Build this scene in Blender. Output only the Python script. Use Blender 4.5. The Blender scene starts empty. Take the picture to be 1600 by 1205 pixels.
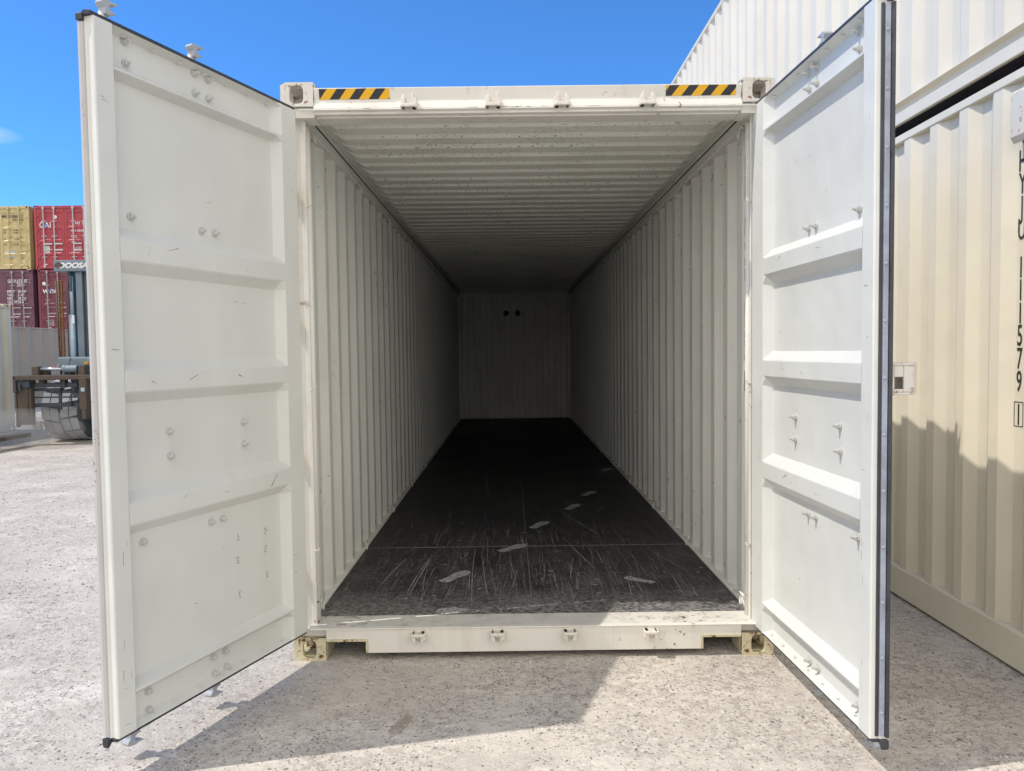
import bpy, bmesh, math, random
from mathutils import Vector, Matrix
R = math.radians
random.seed(7)
sc = bpy.context.scene
col = sc.collection

# ------------------------------------------------------------------ camera, sky, sun, exposure
CAM = (-0.106759, -3.734843, 1.555268); YAW, PITCH, ROLL, FPX = 0.0027842, 0.0440434, -0.0123101, 1166.07
cy, sy, cp, sp = math.cos(YAW), math.sin(YAW), math.cos(PITCH), math.sin(PITCH)
fwd = Vector((sy*cp, cy*cp, -sp)); rgt = Vector((cy, -sy, 0)); up = rgt.cross(fwd)
c_, s_ = math.cos(ROLL), math.sin(ROLL)
rgt, up = c_*rgt + s_*up, -s_*rgt + c_*up
cam = bpy.data.objects.new('camera', bpy.data.cameras.new('camera')); col.objects.link(cam)
m3 = Matrix((rgt, up, -fwd)).transposed()
cam.matrix_world = Matrix.Translation(CAM) @ m3.to_4x4()
cam.data.sensor_fit = 'HORIZONTAL'; cam.data.sensor_width = 36.0; cam.data.lens = 36.0*FPX/1600.0
cam.data.clip_start = 0.05; cam.data.clip_end = 5000
sc.camera = cam

SUN_D = Vector((1.0, 0.215, -1.6)).normalized()
SUN_EL = math.asin(-SUN_D.z); SUN_ROT = math.atan2(-SUN_D.x, -SUN_D.y)
FILL_CLOUD_COVER, FILL_CLOUD_L = .18, 7.5
w = bpy.data.worlds.new("World"); sc.world = w; w.use_nodes = True
nt = w.node_tree; nt.nodes.clear()
sky = nt.nodes.new('ShaderNodeTexSky'); sky.sky_type = 'NISHITA'; sky.sun_disc = False
sky.sun_elevation = SUN_EL; sky.sun_rotation = SUN_ROT
sky.altitude = 3500; sky.air_density = 1.0; sky.dust_density = 0.0; sky.ozone_density = 10.0
bg = nt.nodes.new('ShaderNodeBackground'); bg.inputs[1].default_value = 0.15
wo = nt.nodes.new('ShaderNodeOutputWorld')
# unseen white clouds added behind the camera to fill the shade; faint wisps ahead
wtc = nt.nodes.new('ShaderNodeTexCoord'); wsep = nt.nodes.new('ShaderNodeSeparateXYZ'); nt.links.new(wtc.outputs['Generated'], wsep.inputs[0])
def wmath(op, a, b=0.0):
    m = nt.nodes.new('ShaderNodeMath'); m.operation = op
    for i, q in enumerate((a, b)):
        if isinstance(q, (int, float)): m.inputs[i].default_value = q
        else: nt.links.new(q, m.inputs[i])
    return m.outputs[0]
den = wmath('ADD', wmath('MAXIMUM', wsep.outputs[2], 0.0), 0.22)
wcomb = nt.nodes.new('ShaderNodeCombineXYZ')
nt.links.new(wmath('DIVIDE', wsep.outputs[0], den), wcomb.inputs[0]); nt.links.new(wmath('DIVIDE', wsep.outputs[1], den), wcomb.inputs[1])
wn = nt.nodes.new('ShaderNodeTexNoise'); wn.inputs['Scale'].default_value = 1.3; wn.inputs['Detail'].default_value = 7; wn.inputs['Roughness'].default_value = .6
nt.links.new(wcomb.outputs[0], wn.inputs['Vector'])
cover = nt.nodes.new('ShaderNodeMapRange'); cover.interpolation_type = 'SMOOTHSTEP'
for i, v in ((1, -.55), (2, -.02), (3, FILL_CLOUD_COVER), (4, -.22)): cover.inputs[i].default_value = v
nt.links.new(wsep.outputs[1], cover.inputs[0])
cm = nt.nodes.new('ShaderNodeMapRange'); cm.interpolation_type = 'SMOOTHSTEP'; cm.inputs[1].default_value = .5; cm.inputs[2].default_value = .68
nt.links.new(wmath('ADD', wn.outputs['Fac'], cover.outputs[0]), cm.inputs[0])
wmix = nt.nodes.new('ShaderNodeMix'); wmix.data_type = 'RGBA'; wmix.inputs[7].default_value = (*[c*FILL_CLOUD_L for c in (1.0, .94, .84)], 1)
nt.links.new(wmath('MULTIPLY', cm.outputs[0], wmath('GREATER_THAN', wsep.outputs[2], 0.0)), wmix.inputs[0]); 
stint = nt.nodes.new('ShaderNodeMix'); stint.data_type = 'RGBA'; stint.blend_type = 'MULTIPLY'; stint.inputs[0].default_value = 1; stint.inputs[7].default_value = (.62, 1.0, 1.13, 1)
nt.links.new(sky.outputs[0], stint.inputs[6])
# one small faint wisp low in the sky ahead on the left
def wlin(i, c): return wmath('SUBTRACT', wsep.outputs[i], c)
wd = wmath('ADD', wmath('POWER', wmath('ABSOLUTE', wmath('DIVIDE', wlin(0, -.556), .035)), 2.0), wmath('POWER', wmath('ABSOLUTE', wmath('DIVIDE', wlin(2, .238), .011)), 2.0))
wn2 = nt.nodes.new('ShaderNodeTexNoise'); wn2.inputs['Scale'].default_value = 40; wn2.inputs['Detail'].default_value = 5; nt.links.new(wtc.outputs['Generated'], wn2.inputs['Vector'])
wf = wmath('MULTIPLY', wmath('MULTIPLY', wmath('MAXIMUM', wmath('SUBTRACT', 1.0, wd), 0.0), wmath('MULTIPLY', wn2.outputs['Fac'], .5)), wmath('GREATER_THAN', wsep.outputs[1], 0.0))
wisp = nt.nodes.new('ShaderNodeMix'); wisp.data_type = 'RGBA'; wisp.inputs[7].default_value = (4.5, 4.6, 4.7, 1)
nt.links.new(wf, wisp.inputs[0]); nt.links.new(stint.outputs[2], wisp.inputs[6]); nt.links.new(wisp.outputs[2], wmix.inputs[6])
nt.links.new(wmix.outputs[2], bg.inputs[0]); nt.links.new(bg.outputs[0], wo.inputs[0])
sun = bpy.data.objects.new('sun', bpy.data.lights.new('sun', 'SUN')); col.objects.link(sun)
sun.data.energy = 2.0; sun.data.angle = R(0.5); sun.data.color = (1.0, 0.94, 0.86)
sun.rotation_euler = SUN_D.to_track_quat('-Z', 'Y').to_euler(); sun.location = (-20, -5, 40)
sc.view_settings.view_transform = 'Standard'; sc.view_settings.look = 'None'
sc.view_settings.exposure = 0.70; sc.view_settings.gamma = 1.0
sc.render.engine = 'CYCLES'
sc.cycles.max_bounces = 8; sc.cycles.diffuse_bounces = 4; sc.cycles.glossy_bounces = 3

# ------------------------------------------------------------------ helpers
def tag(o, label=None, cat=None, group=None, kind=None):
    if label: o['label'] = label
    if cat: o['category'] = cat
    if group: o['group'] = group
    if kind: o['kind'] = kind
    return o
def thing(name, loc, label, cat, group=None):
    o = bpy.data.objects.new(name, None); col.objects.link(o); o.location = loc
    o.empty_display_size = 0.2
    return tag(o, label, cat, group)

class MB:
    def __init__(s): s.v = []; s.f = []; s.m = []; s.cm = 0
    def face(s, pts):
        b = len(s.v); s.v += [tuple(p) for p in pts]; s.f.append(tuple(range(b, b+len(pts)))); s.m.append(s.cm)
    def box(s, x0, x1, y0, y1, z0, z1):
        b = len(s.v)
        s.v += [(x, y, z) for x in (x0, x1) for y in (y0, y1) for z in (z0, z1)]
        for q in ((0,1,3,2),(4,6,7,5),(0,4,5,1),(2,3,7,6),(0,2,6,4),(1,5,7,3)):
            s.f.append(tuple(b+i for i in q)); s.m.append(s.cm)
        return s
    def prism(s, poly, fn):
        # poly: 2D outline; fn(a,b,t) -> 3D point for t in 0..1
        n = len(poly); b = len(s.v)
        s.v += [tuple(fn(a, c, 0)) for a, c in poly] + [tuple(fn(a, c, 1)) for a, c in poly]
        s.f.append(tuple(b+i for i in range(n))); s.f.append(tuple(b+n+i for i in reversed(range(n))))
        s.m += [s.cm, s.cm]
        for i in range(n):
            j = (i+1) % n
            s.f.append((b+i, b+n+i, b+n+j, b+j)); s.m.append(s.cm)
        return s
    def grid(s, rows):
        n = len(rows[0]); b = len(s.v)
        for r in rows: s.v += [tuple(p) for p in r]
        for i in range(len(rows)-1):
            for j in range(n-1):
                s.f.append((b+i*n+j, b+i*n+j+1, b+(i+1)*n+j+1, b+(i+1)*n+j)); s.m.append(s.cm)
        return s
    def tube(s, pts, r, n=10, caps=True):
        pts = [Vector(p) for p in pts]; b = len(s.v); k = len(pts)
        rr = r if isinstance(r, (list, tuple)) else [r]*k
        ref = None
        for i, p in enumerate(pts):
            t = (pts[min(i+1, k-1)] - pts[max(i-1, 0)]).normalized()
            if ref is None: ref = Vector((0,0,1)) if abs(t.z) < .9 else Vector((1,0,0))
            u = (ref - t*ref.dot(t)).normalized(); v = t.cross(u); ref = u
            for a in range(n):
                an = 2*math.pi*a/n
                s.v.append(tuple(p + (u*math.cos(an) + v*math.sin(an))*rr[i]))
        for i in range(k-1):
            for a in range(n):
                c = (a+1) % n
                s.f.append((b+i*n+a, b+i*n+c, b+(i+1)*n+c, b+(i+1)*n+a)); s.m.append(s.cm)
        if caps:
            s.f.append(tuple(b+a for a in reversed(range(n)))); s.m.append(s.cm)
            s.f.append(tuple(b+(k-1)*n+a for a in range(n))); s.m.append(s.cm)
        return s
    def mesh(s, name, mats):
        me = bpy.data.meshes.new(name); me.from_pydata(s.v, [], s.f)
        for m in (mats if isinstance(mats, (list, tuple)) else [mats]): me.materials.append(m)
        me.polygons.foreach_set('material_index', s.m)
        bm = bmesh.new(); bm.from_mesh(me); bmesh.ops.recalc_face_normals(bm, faces=bm.faces); bm.to_mesh(me); bm.free()
        me.update(); return me
    def build(s, name, mats, parent=None, bevel=0, smooth=False, solid=0):
        return put(name, s.mesh(name, mats), parent, bevel, smooth, solid)
def put(name, me, parent=None, bevel=0, smooth=False, solid=0):
    o = bpy.data.objects.new(name, me); col.objects.link(o)
    if parent: o.parent = parent
    if smooth:
        for p in me.polygons: p.use_smooth = True
    if solid:
        md = o.modifiers.new('sheet', 'SOLIDIFY'); md.thickness = solid; md.offset = 0
    if bevel:
        md = o.modifiers.new('bevel', 'BEVEL'); md.width = bevel; md.segments = 2; md.limit_method = 'ANGLE'; md.angle_limit = R(40)
    return o
def children(o): return [c for c in bpy.data.objects if c.parent == o]
def copy_obj(o, parent, loc=None):
    c = o.copy(); col.objects.link(c); c.parent = parent
    if loc is not None: c.location = loc
    return c
def copy_tree(o, parent=None):
    c = o.copy(); col.objects.link(c); c.parent = parent
    for ch in children(o): copy_tree(ch, c)
    return c

def text(s, name, mat, parent, origin, xd, yd, size, sx=1.0, bold=0.0, align='LEFT', ext=0.0006, shear=0, vs=1.0):
    cu = bpy.data.curves.new(name, 'FONT'); cu.body = s; cu.size = size; cu.align_x = align; cu.offset = bold
    cu.extrude = ext; cu.shear = shear; cu.align_y = 'BOTTOM_BASELINE' if '\n' not in s else 'TOP'
    cu.space_line = vs; cu.resolution_u = 3
    o = bpy.data.objects.new(name, cu); col.objects.link(o)
    me = bpy.data.meshes.new_from_object(o.evaluated_get(bpy.context.evaluated_depsgraph_get()))
    bpy.data.objects.remove(o); bpy.data.curves.remove(cu)
    me.name = name; me.materials.clear(); me.materials.append(mat)
    xd = Vector(xd).normalized(); yd = Vector(yd).normalized(); zd = xd.cross(yd)
    M = Matrix((xd*sx, yd, zd)).transposed().to_4x4(); M.translation = Vector(origin)
    me.transform(M)
    return put(name, me, parent)

# ------------------------------------------------------------------ materials
class NT:
    def __init__(s, name):
        s.mat = bpy.data.materials.new(name); s.mat.use_nodes = True
        s.n = s.mat.node_tree.nodes; s.l = s.mat.node_tree.links
        s.bsdf = s.n['Principled BSDF']; s.out = s.n['Material Output']
        s.tc = s.n.new('ShaderNodeTexCoord').outputs['Object']
    def link(s, a, b): s.l.new(a, b)
    def map(s, scale, rot=(0,0,0), loc=(0,0,0), src=None):
        m = s.n.new('ShaderNodeMapping'); m.inputs['Scale'].default_value = scale
        m.inputs['Rotation'].default_value = rot; m.inputs['Location'].default_value = loc
        s.link(src or s.tc, m.inputs['Vector']); return m.outputs[0]
    def noise(s, scale, detail=4, rough=.55, vec=None, dist=0):
        t = s.n.new('ShaderNodeTexNoise'); t.inputs['Scale'].default_value = scale
        t.inputs['Detail'].default_value = detail; t.inputs['Roughness'].default_value = rough; t.inputs['Distortion'].default_value = dist
        s.link(vec or s.tc, t.inputs['Vector']); return t.outputs['Fac']
    def voro(s, scale, vec=None, out='Distance', feature='F1'):
        t = s.n.new('ShaderNodeTexVoronoi'); t.feature = feature; t.inputs['Scale'].default_value = scale
        s.link(vec or s.tc, t.inputs['Vector']); return t.outputs[out]
    def ramp(s, x, a, b, lo=0.0, hi=1.0):
        m = s.n.new('ShaderNodeMapRange'); m.inputs[1].default_value = a; m.inputs[2].default_value = b
        m.inputs[3].default_value = lo; m.inputs[4].default_value = hi; s.link(x, m.inputs[0]); return m.outputs[0]
    def math(s, op, a, b):
        m = s.n.new('ShaderNodeMath'); m.operation = op
        for i, q in enumerate((a, b)):
            if isinstance(q, (int, float)): m.inputs[i].default_value = q
            else: s.link(q, m.inputs[i])
        return m.outputs[0]
    def mix(s, f, a, b, mode='MIX'):
        m = s.n.new('ShaderNodeMix'); m.data_type = 'RGBA'; m.blend_type = mode
        for i, q in ((0, f), (6, a), (7, b)):
            if isinstance(q, (int, float)): m.inputs[i].default_value = q
            elif isinstance(q, tuple): m.inputs[i].default_value = (*q, 1) if len(q) == 3 else q
            else: s.link(q, m.inputs[i])
        return m.outputs[2]
    def bump(s, h, strength, dist=.01, prev=None):
        b = s.n.new('ShaderNodeBump'); b.inputs['Strength'].default_value = strength; b.inputs['Distance'].default_value = dist
        s.link(h, b.inputs['Height'])
        if prev: s.link(prev, b.inputs['Normal'])
        return b.outputs[0]
    def done(s, base, rough=.5, normal=None, metal=0, spec=.5):
        for k, v in (('Base Color', base), ('Roughness', rough), ('Metallic', metal), ('Specular IOR Level', spec)):
            if isinstance(v, (int, float)): s.bsdf.inputs[k].default_value = v
            elif isinstance(v, tuple): s.bsdf.inputs[k].default_value = (*v, 1)
            else: s.link(v, s.bsdf.inputs[k])
        if normal: s.link(normal, s.bsdf.inputs['Normal'])
        return s.mat

def paint(name, c, rough=.42, chips=.5, dirt=.3, chipcol=(.10,.055,.03), dent=.25, cs=30, dirtcol=None, spec=.4, spread=True):
    t = NT(name)
    big = t.noise(1.3, 3)
    base = t.mix(t.ramp(big, .3, .7), tuple(x*.93 for x in c), tuple(min(1, x*1.04) for x in c))
    dirtcol = dirtcol or tuple(x*.72*k for x, k in zip(c, (1, .95, .85)))
    st = t.noise(1.0, 5, .65, t.map((7, 7, .55)))
    blot = t.noise(6, 6, .7)
    base = t.mix(t.math('MULTIPLY', t.ramp(st, .48, .68, 0, dirt), t.ramp(blot, .35, .65)), base, dirtcol)
    if chips > 0:
        area = t.ramp(t.noise(2.1, 3), .52, .66) if spread else t.ramp(t.noise(9, 3), .40, .55)
        ch = t.ramp(t.noise(cs, 4, .7), .672-.055*chips, .682-.055*chips)
        halo = t.ramp(t.noise(cs, 4, .7), .61-.055*chips, .68-.055*chips, 0, .3)
        base = t.mix(t.math('MULTIPLY', halo, area), base, (.42,.27,.14))
        base = t.mix(t.math('MULTIPLY', ch, area), base, chipcol)
    n = t.bump(t.noise(2.6, 2), dent*1.5, .03)
    n = t.bump(t.noise(160, 2), .06, .002, n)
    rg = t.ramp(blot, .3, .7, rough-.06, rough+.1)
    return t.done(base, rg, n, 0, spec)

WHITE = (.72, .71, .65)
M = {}
M['white'] = paint('white_container_paint', WHITE, chips=.22, dirt=.22, dent=.3)
M['white_door'] = paint('white_door_paint', (.68,.685,.64), chips=0, dirt=.15, dent=.35)
M['inner'] = paint('interior_wall_paint', (.77,.765,.71), spec=.15, chips=.3, dirt=.35, dent=.3, cs=22)
M['frame'] = paint('white_frame_paint', (.73,.70,.63), chips=.85, dirt=.6, dent=.2, cs=19)
M['grimy'] = paint('scuffed_sill_paint', (.68,.66,.60), chips=1.6, dirt=1.0, dent=.3, cs=24, dirtcol=(.30,.27,.23))
M['casting'] = paint('rusty_cream_casting_paint', (.60,.54,.36), chips=1.9, dirt=1.0, dent=.5, cs=24, chipcol=(.12,.05,.02), spread=False)
M['casting_white'] = paint('white_casting_paint', (.66,.63,.57), chips=1.2, dirt=.8, dent=.4, cs=26, chipcol=(.24,.11,.05), spread=False)
M['cream'] = paint('cream_container_paint', (.745,.69,.565), chips=0, dirt=.18, dent=.25)
M['cream_up'] = paint('pale_cream_container_paint', (.72,.66,.55), chips=0, dirt=.15, dent=.2)
M['bolt'] = paint('grimy_bolt_paint', (.56,.56,.53), chips=.9, dirt=.9, dent=.2, cs=60)
M['galv'] = paint('galvanised_steel', (.40,.42,.45), rough=.35, chips=0, dirt=.4, dent=.1)
def roofmat():
    t = NT('speckled_ceiling_paint')
    c = t.mix(t.ramp(t.noise(2, 3), .3, .7), (.76,.76,.69), (.82,.82,.75))
    blot = t.noise(1.4, 5, .7)
    c = t.mix(t.ramp(blot, .5, .75, 0, .3), c, (.45,.44,.39))
    sp1 = t.noise(1, 5, .75, t.map((45, 80, 80)))
    c = t.mix(t.math('MULTIPLY', t.ramp(sp1, .585, .61), t.ramp(t.noise(1.8, 3), .42, .6, .25, 1)), c, (.07,.06,.045))
    return t.done(c, .7, t.bump(t.noise(3, 2), .2, .02), 0, .08)
M['roof'] = roofmat()
def floormat():
    t = NT('scuffed_black_floor')
    x = t.n.new('ShaderNodeSeparateXYZ'); t.link(t.tc, x.inputs[0]); y = x.outputs[1]
    near = t.ramp(y, .2, 5.0, 1, .12); vnear = t.ramp(y, .2, 2.2, 1, 0)
    big = t.noise(1.6, 5, .65)
    c = t.mix(t.ramp(big, .35, .7), (.014,.014,.016), (.032,.031,.033))
    # dust worn in along the length of the floor
    s1 = t.noise(1, 6, .7, t.map((26, 2.2, 1)))
    c = t.mix(t.math('MULTIPLY', t.ramp(s1, .50, .70, 0, .45), near), c, (.16,.155,.155))
    s2 = t.noise(1, 4, .8, t.map((120, 5, 1), (0, 0, .12)))
    c = t.mix(t.math('MULTIPLY', t.ramp(s2, .60, .66, 0, .5), near), c, (.30,.29,.29))
    s3 = t.noise(1, 5, .75, t.map((9, 60, 1), (0, 0, -.1)))
    c = t.mix(t.math('MULTIPLY', t.ramp(s3, .60, .67, 0, .4), near), c, (.22,.21,.21))
    d = t.noise(70, 6, .8)
    c = t.mix(t.math('MULTIPLY', t.ramp(d, .53, .62, 0, .6), t.math('MULTIPLY', t.ramp(t.noise(3.5, 5, .7), .38, .62), near)), c, (.27,.26,.26))
    c = t.mix(t.math('MULTIPLY', t.ramp(t.noise(45, 8, .8), .45, .62, 0, .7), t.math('MULTIPLY', t.ramp(t.noise(4, 5, .7), .4, .6), vnear)), c, (.24,.23,.22))
    lip = t.ramp(y, .2, .62, .75, 0)
    c = t.mix(t.math('MULTIPLY', lip, t.ramp(t.noise(38, 7, .75), .42, .58)), c, (.34,.325,.31))
    n = t.bump(d, .25, .003)
    return t.done(c, t.ramp(big, .3, .7, .5, .72), n, 0, .35)
M['floor'] = floormat()
def dustmark(name, c, cov, fine=90):
    t = NT(name)
    tr = t.n.new('ShaderNodeBsdfTransparent'); mx = t.n.new('ShaderNodeMixShader')
    f = t.math('MULTIPLY', t.ramp(t.noise(fine, 5, .75), .37, .52), cov)
    t.link(f, mx.inputs[0]); t.link(tr.outputs[0], mx.inputs[1]); t.link(t.bsdf.outputs[0], mx.inputs[2])
    t.link(mx.outputs[0], t.out.inputs[0])
    return t.done(c, .8)
M['dust'] = dustmark('dry_dust_print', (.46,.45,.44), .9, 60)
M['scratch'] = dustmark('pale_scratch', (.44,.43,.44), .8, 60)
M['scratch_faint'] = dustmark('faint_scratch', (.30,.29,.30), .55, 70)
M['scuff'] = dustmark('dark_scuff', (.10,.095,.09), .75, 120)
M['stain'] = dustmark('brown_oil_stain', (.42,.33,.25), .5, 24)
def rubber(name, c, rough=.5):
    t = NT(name)
    b = t.mix(t.ramp(t.noise(8, 5, .7), .4, .7), c, tuple(x*1.5+.01 for x in c))
    return t.done(b, rough, t.bump(t.noise(40, 3), .1, .003))
M['rubber'] = rubber('black_rubber', (.028,.03,.036), .42)
M['rubber_grey'] = rubber('bluish_grey_rubber', (.26,.28,.34), .4)
M['rubber_pale'] = paint('paint_smeared_gasket', (.50,.48,.46), chips=.5, dirt=.6)
M['black'] = rubber('black_stencil_paint', (.02,.02,.022), .55)
M['dark'] = rubber('dark_void', (.012,.012,.012), .8)
def hazard():
    t = NT('hazard_stripe_sticker')
    x = t.n.new('ShaderNodeSeparateXYZ'); t.link(t.tc, x.inputs[0])
    a = t.math('SUBTRACT', t.math('ADD', x.outputs[0], .006), t.math('MULTIPLY', x.outputs[2], .82))
    f = t.math('FRACT', t.math('ADD', t.math('DIVIDE', a, .0965), 20), 0)
    k = t.math('GREATER_THAN', f, .5)
    c = t.mix(k, (.022,.022,.028), (.80,.43,.01))
    c = t.mix(t.ramp(t.noise(50, 5, .7), .6, .75, 0, .3), c, (.4,.38,.34))
    return t.done(c, .4)
M['hazard'] = hazard()
def groundmat():
    t = NT('pale_gravel_ground')
    big = t.noise(.55, 5, .6); mid = t.noise(3.5, 6, .7); fine = t.noise(60, 8, .75)
    c = t.mix(t.ramp(big, .35, .68), (.53,.485,.42), (.63,.58,.505))
    c = t.mix(t.ramp(mid, .42, .70, 0, .5), c, (.43,.385,.35))
    c = t.mix(t.ramp(t.noise(1.1, 6, .7, t.map((1,1.6,1), (0,0,.4), (3,1,0))), .50, .64, 0, .75), c, (.72,.67,.59))
    patch = t.ramp(t.noise(1.5, 6, .72), .40, .58)
    soft = t.ramp(patch, 0, 1, .14, 1)
    clump = t.noise(20, 5, .7)
    c = t.mix(t.math('MULTIPLY', t.ramp(clump, .47, .58, 0, .7), soft), c, (.36,.31,.275))
    # loose stones of mixed size: warped cells, thicker in some patches than in others
    wv = t.n.new('ShaderNodeTexNoise'); wv.inputs['Scale'].default_value = 55; wv.inputs['Detail'].default_value = 2; t.link(t.tc, wv.inputs['Vector'])
    va = t.n.new('ShaderNodeVectorMath'); va.operation = 'MULTIPLY_ADD'; va.inputs[1].default_value = (.022,.022,.022); t.link(wv.outputs['Color'], va.inputs[0]); t.link(t.tc, va.inputs[2])
    v = va.outputs[0]
    st = None
    for sc_v, dn, lo, hi, rad in ((46, .36, (.14,.125,.118), (.42,.385,.35), .42), (95, .75, (.15,.135,.125), (.46,.42,.385), .50), (24, .12, (.16,.14,.13), (.74,.71,.67), .38)):
        dd = t.voro(sc_v, v); cc = t.voro(sc_v, v, 'Color')
        sep = t.n.new('ShaderNodeSeparateColor'); t.link(cc, sep.inputs[0])
        here = t.math('LESS_THAN', sep.outputs[0], t.math('MULTIPLY', soft, dn))
        edge_ = t.math('MULTIPLY', t.math('LESS_THAN', dd, t.math('MULTIPLY', t.ramp(sep.outputs[2], 0, 1, .3, 1), rad)), here)
        c = t.mix(t.math('MULTIPLY', edge_, .92), c, t.mix(sep.outputs[1], lo, hi))
        st = edge_ if st is None else t.math('MAXIMUM', st, edge_)
    c = t.mix(t.ramp(t.noise(42, 3, .7, t.map((1,1,1), (0,0,0), (7,3,1))), .60, .66, 0, .6), c, (.82,.78,.73))
    st2 = t.ramp(clump, .4, .7)
    h = t.math('ADD', t.math('MULTIPLY', fine, .7), t.math('MULTIPLY', st, .35))
    h = t.math('ADD', h, t.math('MULTIPLY', st2, .8))
    n = t.bump(mid, .5, .03); n = t.bump(h, .75, .008, n)
    return t.done(c, .95, n, 0, .05)
M['ground'] = groundmat()
def pebble():
    t = NT('loose_pebbles')
    g = t.n.new('ShaderNodeNewGeometry')
    c = t.mix(g.outputs['Random Per Island'], (.22,.2,.19), (.68,.64,.60))
    return t.done(c, .85, t.bump(t.noise(200, 3), .3, .002), 0, .2)
M['pebble'] = pebble()
def flat(name, c, rough=.5, metal=0):
    t = NT(name)
    b = t.mix(t.ramp(t.noise(3, 5, .7), .3, .75), tuple(x*.8 for x in c), tuple(min(1, x*1.12) for x in c))
    return t.done(b, rough, None, metal)

M['under'] = flat('grey_underfloor', (.10,.10,.12), .8)
# ------------------------------------------------------------------ ground
g = MB()
xs = [-900,-200,-60,-25,-12,-6,-3,-1.5,0,1.5,3,6,12,25,60,200,900]
g.grid([[(x, y, 0) for x in xs] for y in [-300,-60,-20,-8,-4,-2,-1,0,1,2,4,8,14,20,30,60,200,1200]])
tag(g.build('ground', M['ground']), kind='structure')
pb = MB()
def pebble_at(x, y, r):
    b = len(pb.v); rz = random.random()*6.28; ca, sa = math.cos(rz), math.sin(rz)
    ax, ay, az = r*random.uniform(.8,1.5), r*random.uniform(.7,1.1), r*random.uniform(.45,.8)
    for (a, e) in [(0,90)] + [(k*60+random.uniform(-14,14), random.uniform(18,40)) for k in range(6)] + [(k*60+30, random.uniform(-50,-25)) for k in range(6)]:
        q = random.uniform(.85, 1.12)
        px, py, pz = math.cos(R(a))*math.cos(R(e))*ax*q, math.sin(R(a))*math.cos(R(e))*ay*q, math.sin(R(e))*az*q
        pb.v.append((x+px*ca-py*sa, y+px*sa+py*ca, pz+az*.35))
    for k in range(6):
        k2 = (k+1) % 6
        pb.f += [(b, b+1+k, b+1+k2), (b+1+k, b+7+k, b+1+k2), (b+1+k2, b+7+k, b+7+k2)]; pb.m += [0,0,0]
for i in range(8000):
    y = -1.9 + 4.6*random.random()**1.4; x = random.uniform(-3.2, 2.25)
    if y > 0.02 and -1.25 < x < 1.25: continue
    pebble_at(x, y, random.choice((.002,.0025,.003,.003,.004,.005,.006)))
for i in range(4500):
    y = random.uniform(1, 11); x = random.uniform(-.85, -.45)*(y+3.7)
    if x > -1.3: continue
    pebble_at(x, y, random.uniform(.003, .009))
tag(pb.build('gravel', M['pebble']), 'loose grey and white pebbles strewn over the pale ground', 'gravel', kind='stuff')
st = MB()
def blob(mb, x, y, z, rx, ry, rot, n=14, jag=.25):
    ca, sa = math.cos(rot), math.sin(rot); P = []
    for k in range(n):
        a = 2*math.pi*k/n; q = 1 + random.uniform(-jag, jag)
        u, v = rx*q*math.cos(a), ry*q*math.sin(a)
        P.append((x+u*ca-v*sa, y+u*sa+v*ca, z))
    mb.face(P)
# ------------------------------------------------------------------ shared container pieces
def casting_mesh(name, mat, top, hole=True, zsq=1.0):
    # corner casting 162 wide, 178 deep, 118 high with oval holes on the front and the outer side; x from 0 (outer) to .162 (inner)
    b = MB(); t = .026
    W, D, H = .162, .178, .118*zsq
    def ring(fr, axis):
        pass
    # front wall with an oval hole
    def wall(fn, w, h, cx, cz, rx, rz, n=20):
        ov = []
        for k in range(n):
            a = 2*math.pi*k/n
            ca, sa = math.cos(a), math.sin(a)
            e = .62
            ov.append((cx + rx*math.copysign(abs(ca)**e, ca), cz + rz*math.copysign(abs(sa)**e, sa)))
        def outer(p):
            dx, dz = p[0]-cx, p[1]-cz
            s = min(((w-cx) if dx > 0 else cx)/max(abs(dx), 1e-6), ((h-cz) if dz > 0 else cz)/max(abs(dz), 1e-6))
            return (cx+dx*s, cz+dz*s)
        ou = [outer(p) for p in ov]
        for d in (0, t):
            for k in range(n):
                j = (k+1) % n
                A, B, C, Dd = fn(*ov[k], d), fn(*ov[j], d), fn(*ou[j], d), fn(*ou[k], d)
                b.face([A, B, C, Dd] if d == 0 else [A, Dd, C, B])
                # corner fill
                if abs(ou[k][0]-ou[j][0]) > 1e-6 and abs(ou[k][1]-ou[j][1]) > 1e-6:
                    cxn = w if max(ou[k][0], ou[j][0]) > w-1e-5 else 0
                    czn = h if max(ou[k][1], ou[j][1]) > h-1e-5 else 0
                    b.face([fn(*ou[k], d), fn(*ou[j], d), fn(cxn, czn, d)])
        for k in range(n):
            j = (k+1) % n
            b.face([fn(*ov[k], 0), fn(*ov[k], t), fn(*ov[j], t), fn(*ov[j], 0)])
    wall(lambda a, c, d: (a, d, c), W, H, .078, H*.5, .034, .044)
    wall(lambda a, c, d: (d, t + a*(D-t)/D, c), D, H, .09, H*.5, .05, .04)
    b.box(0, W, t, D, 0, t*.8); b.box(0, W, t, D, H-t*.8, H)
    b.box(W-t, W, t, D, t*.8, H-t*.8); b.box(t, W-t, D-t, D, t*.8, H-t*.8)
    b.v = [((x+.009, y, z-.009) if x < .001 and z > H-.001 else (x+.005, y, z+.005) if x < .001 and z < .001 else (x, y, z)) for x, y, z in b.v]
    me = b.mesh(name, mat)
    bm = bmesh.new(); bm.from_mesh(me); bmesh.ops.remove_doubles(bm, verts=bm.verts, dist=.0005); bmesh.ops.recalc_face_normals(bm, faces=bm.faces)
    bm.to_mesh(me); bm.free()
    return me
CAST_W = casting_mesh('corner_casting', M['casting_white'], True)
CAST_Y = casting_mesh('corner_casting', M['casting'], False)

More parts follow.
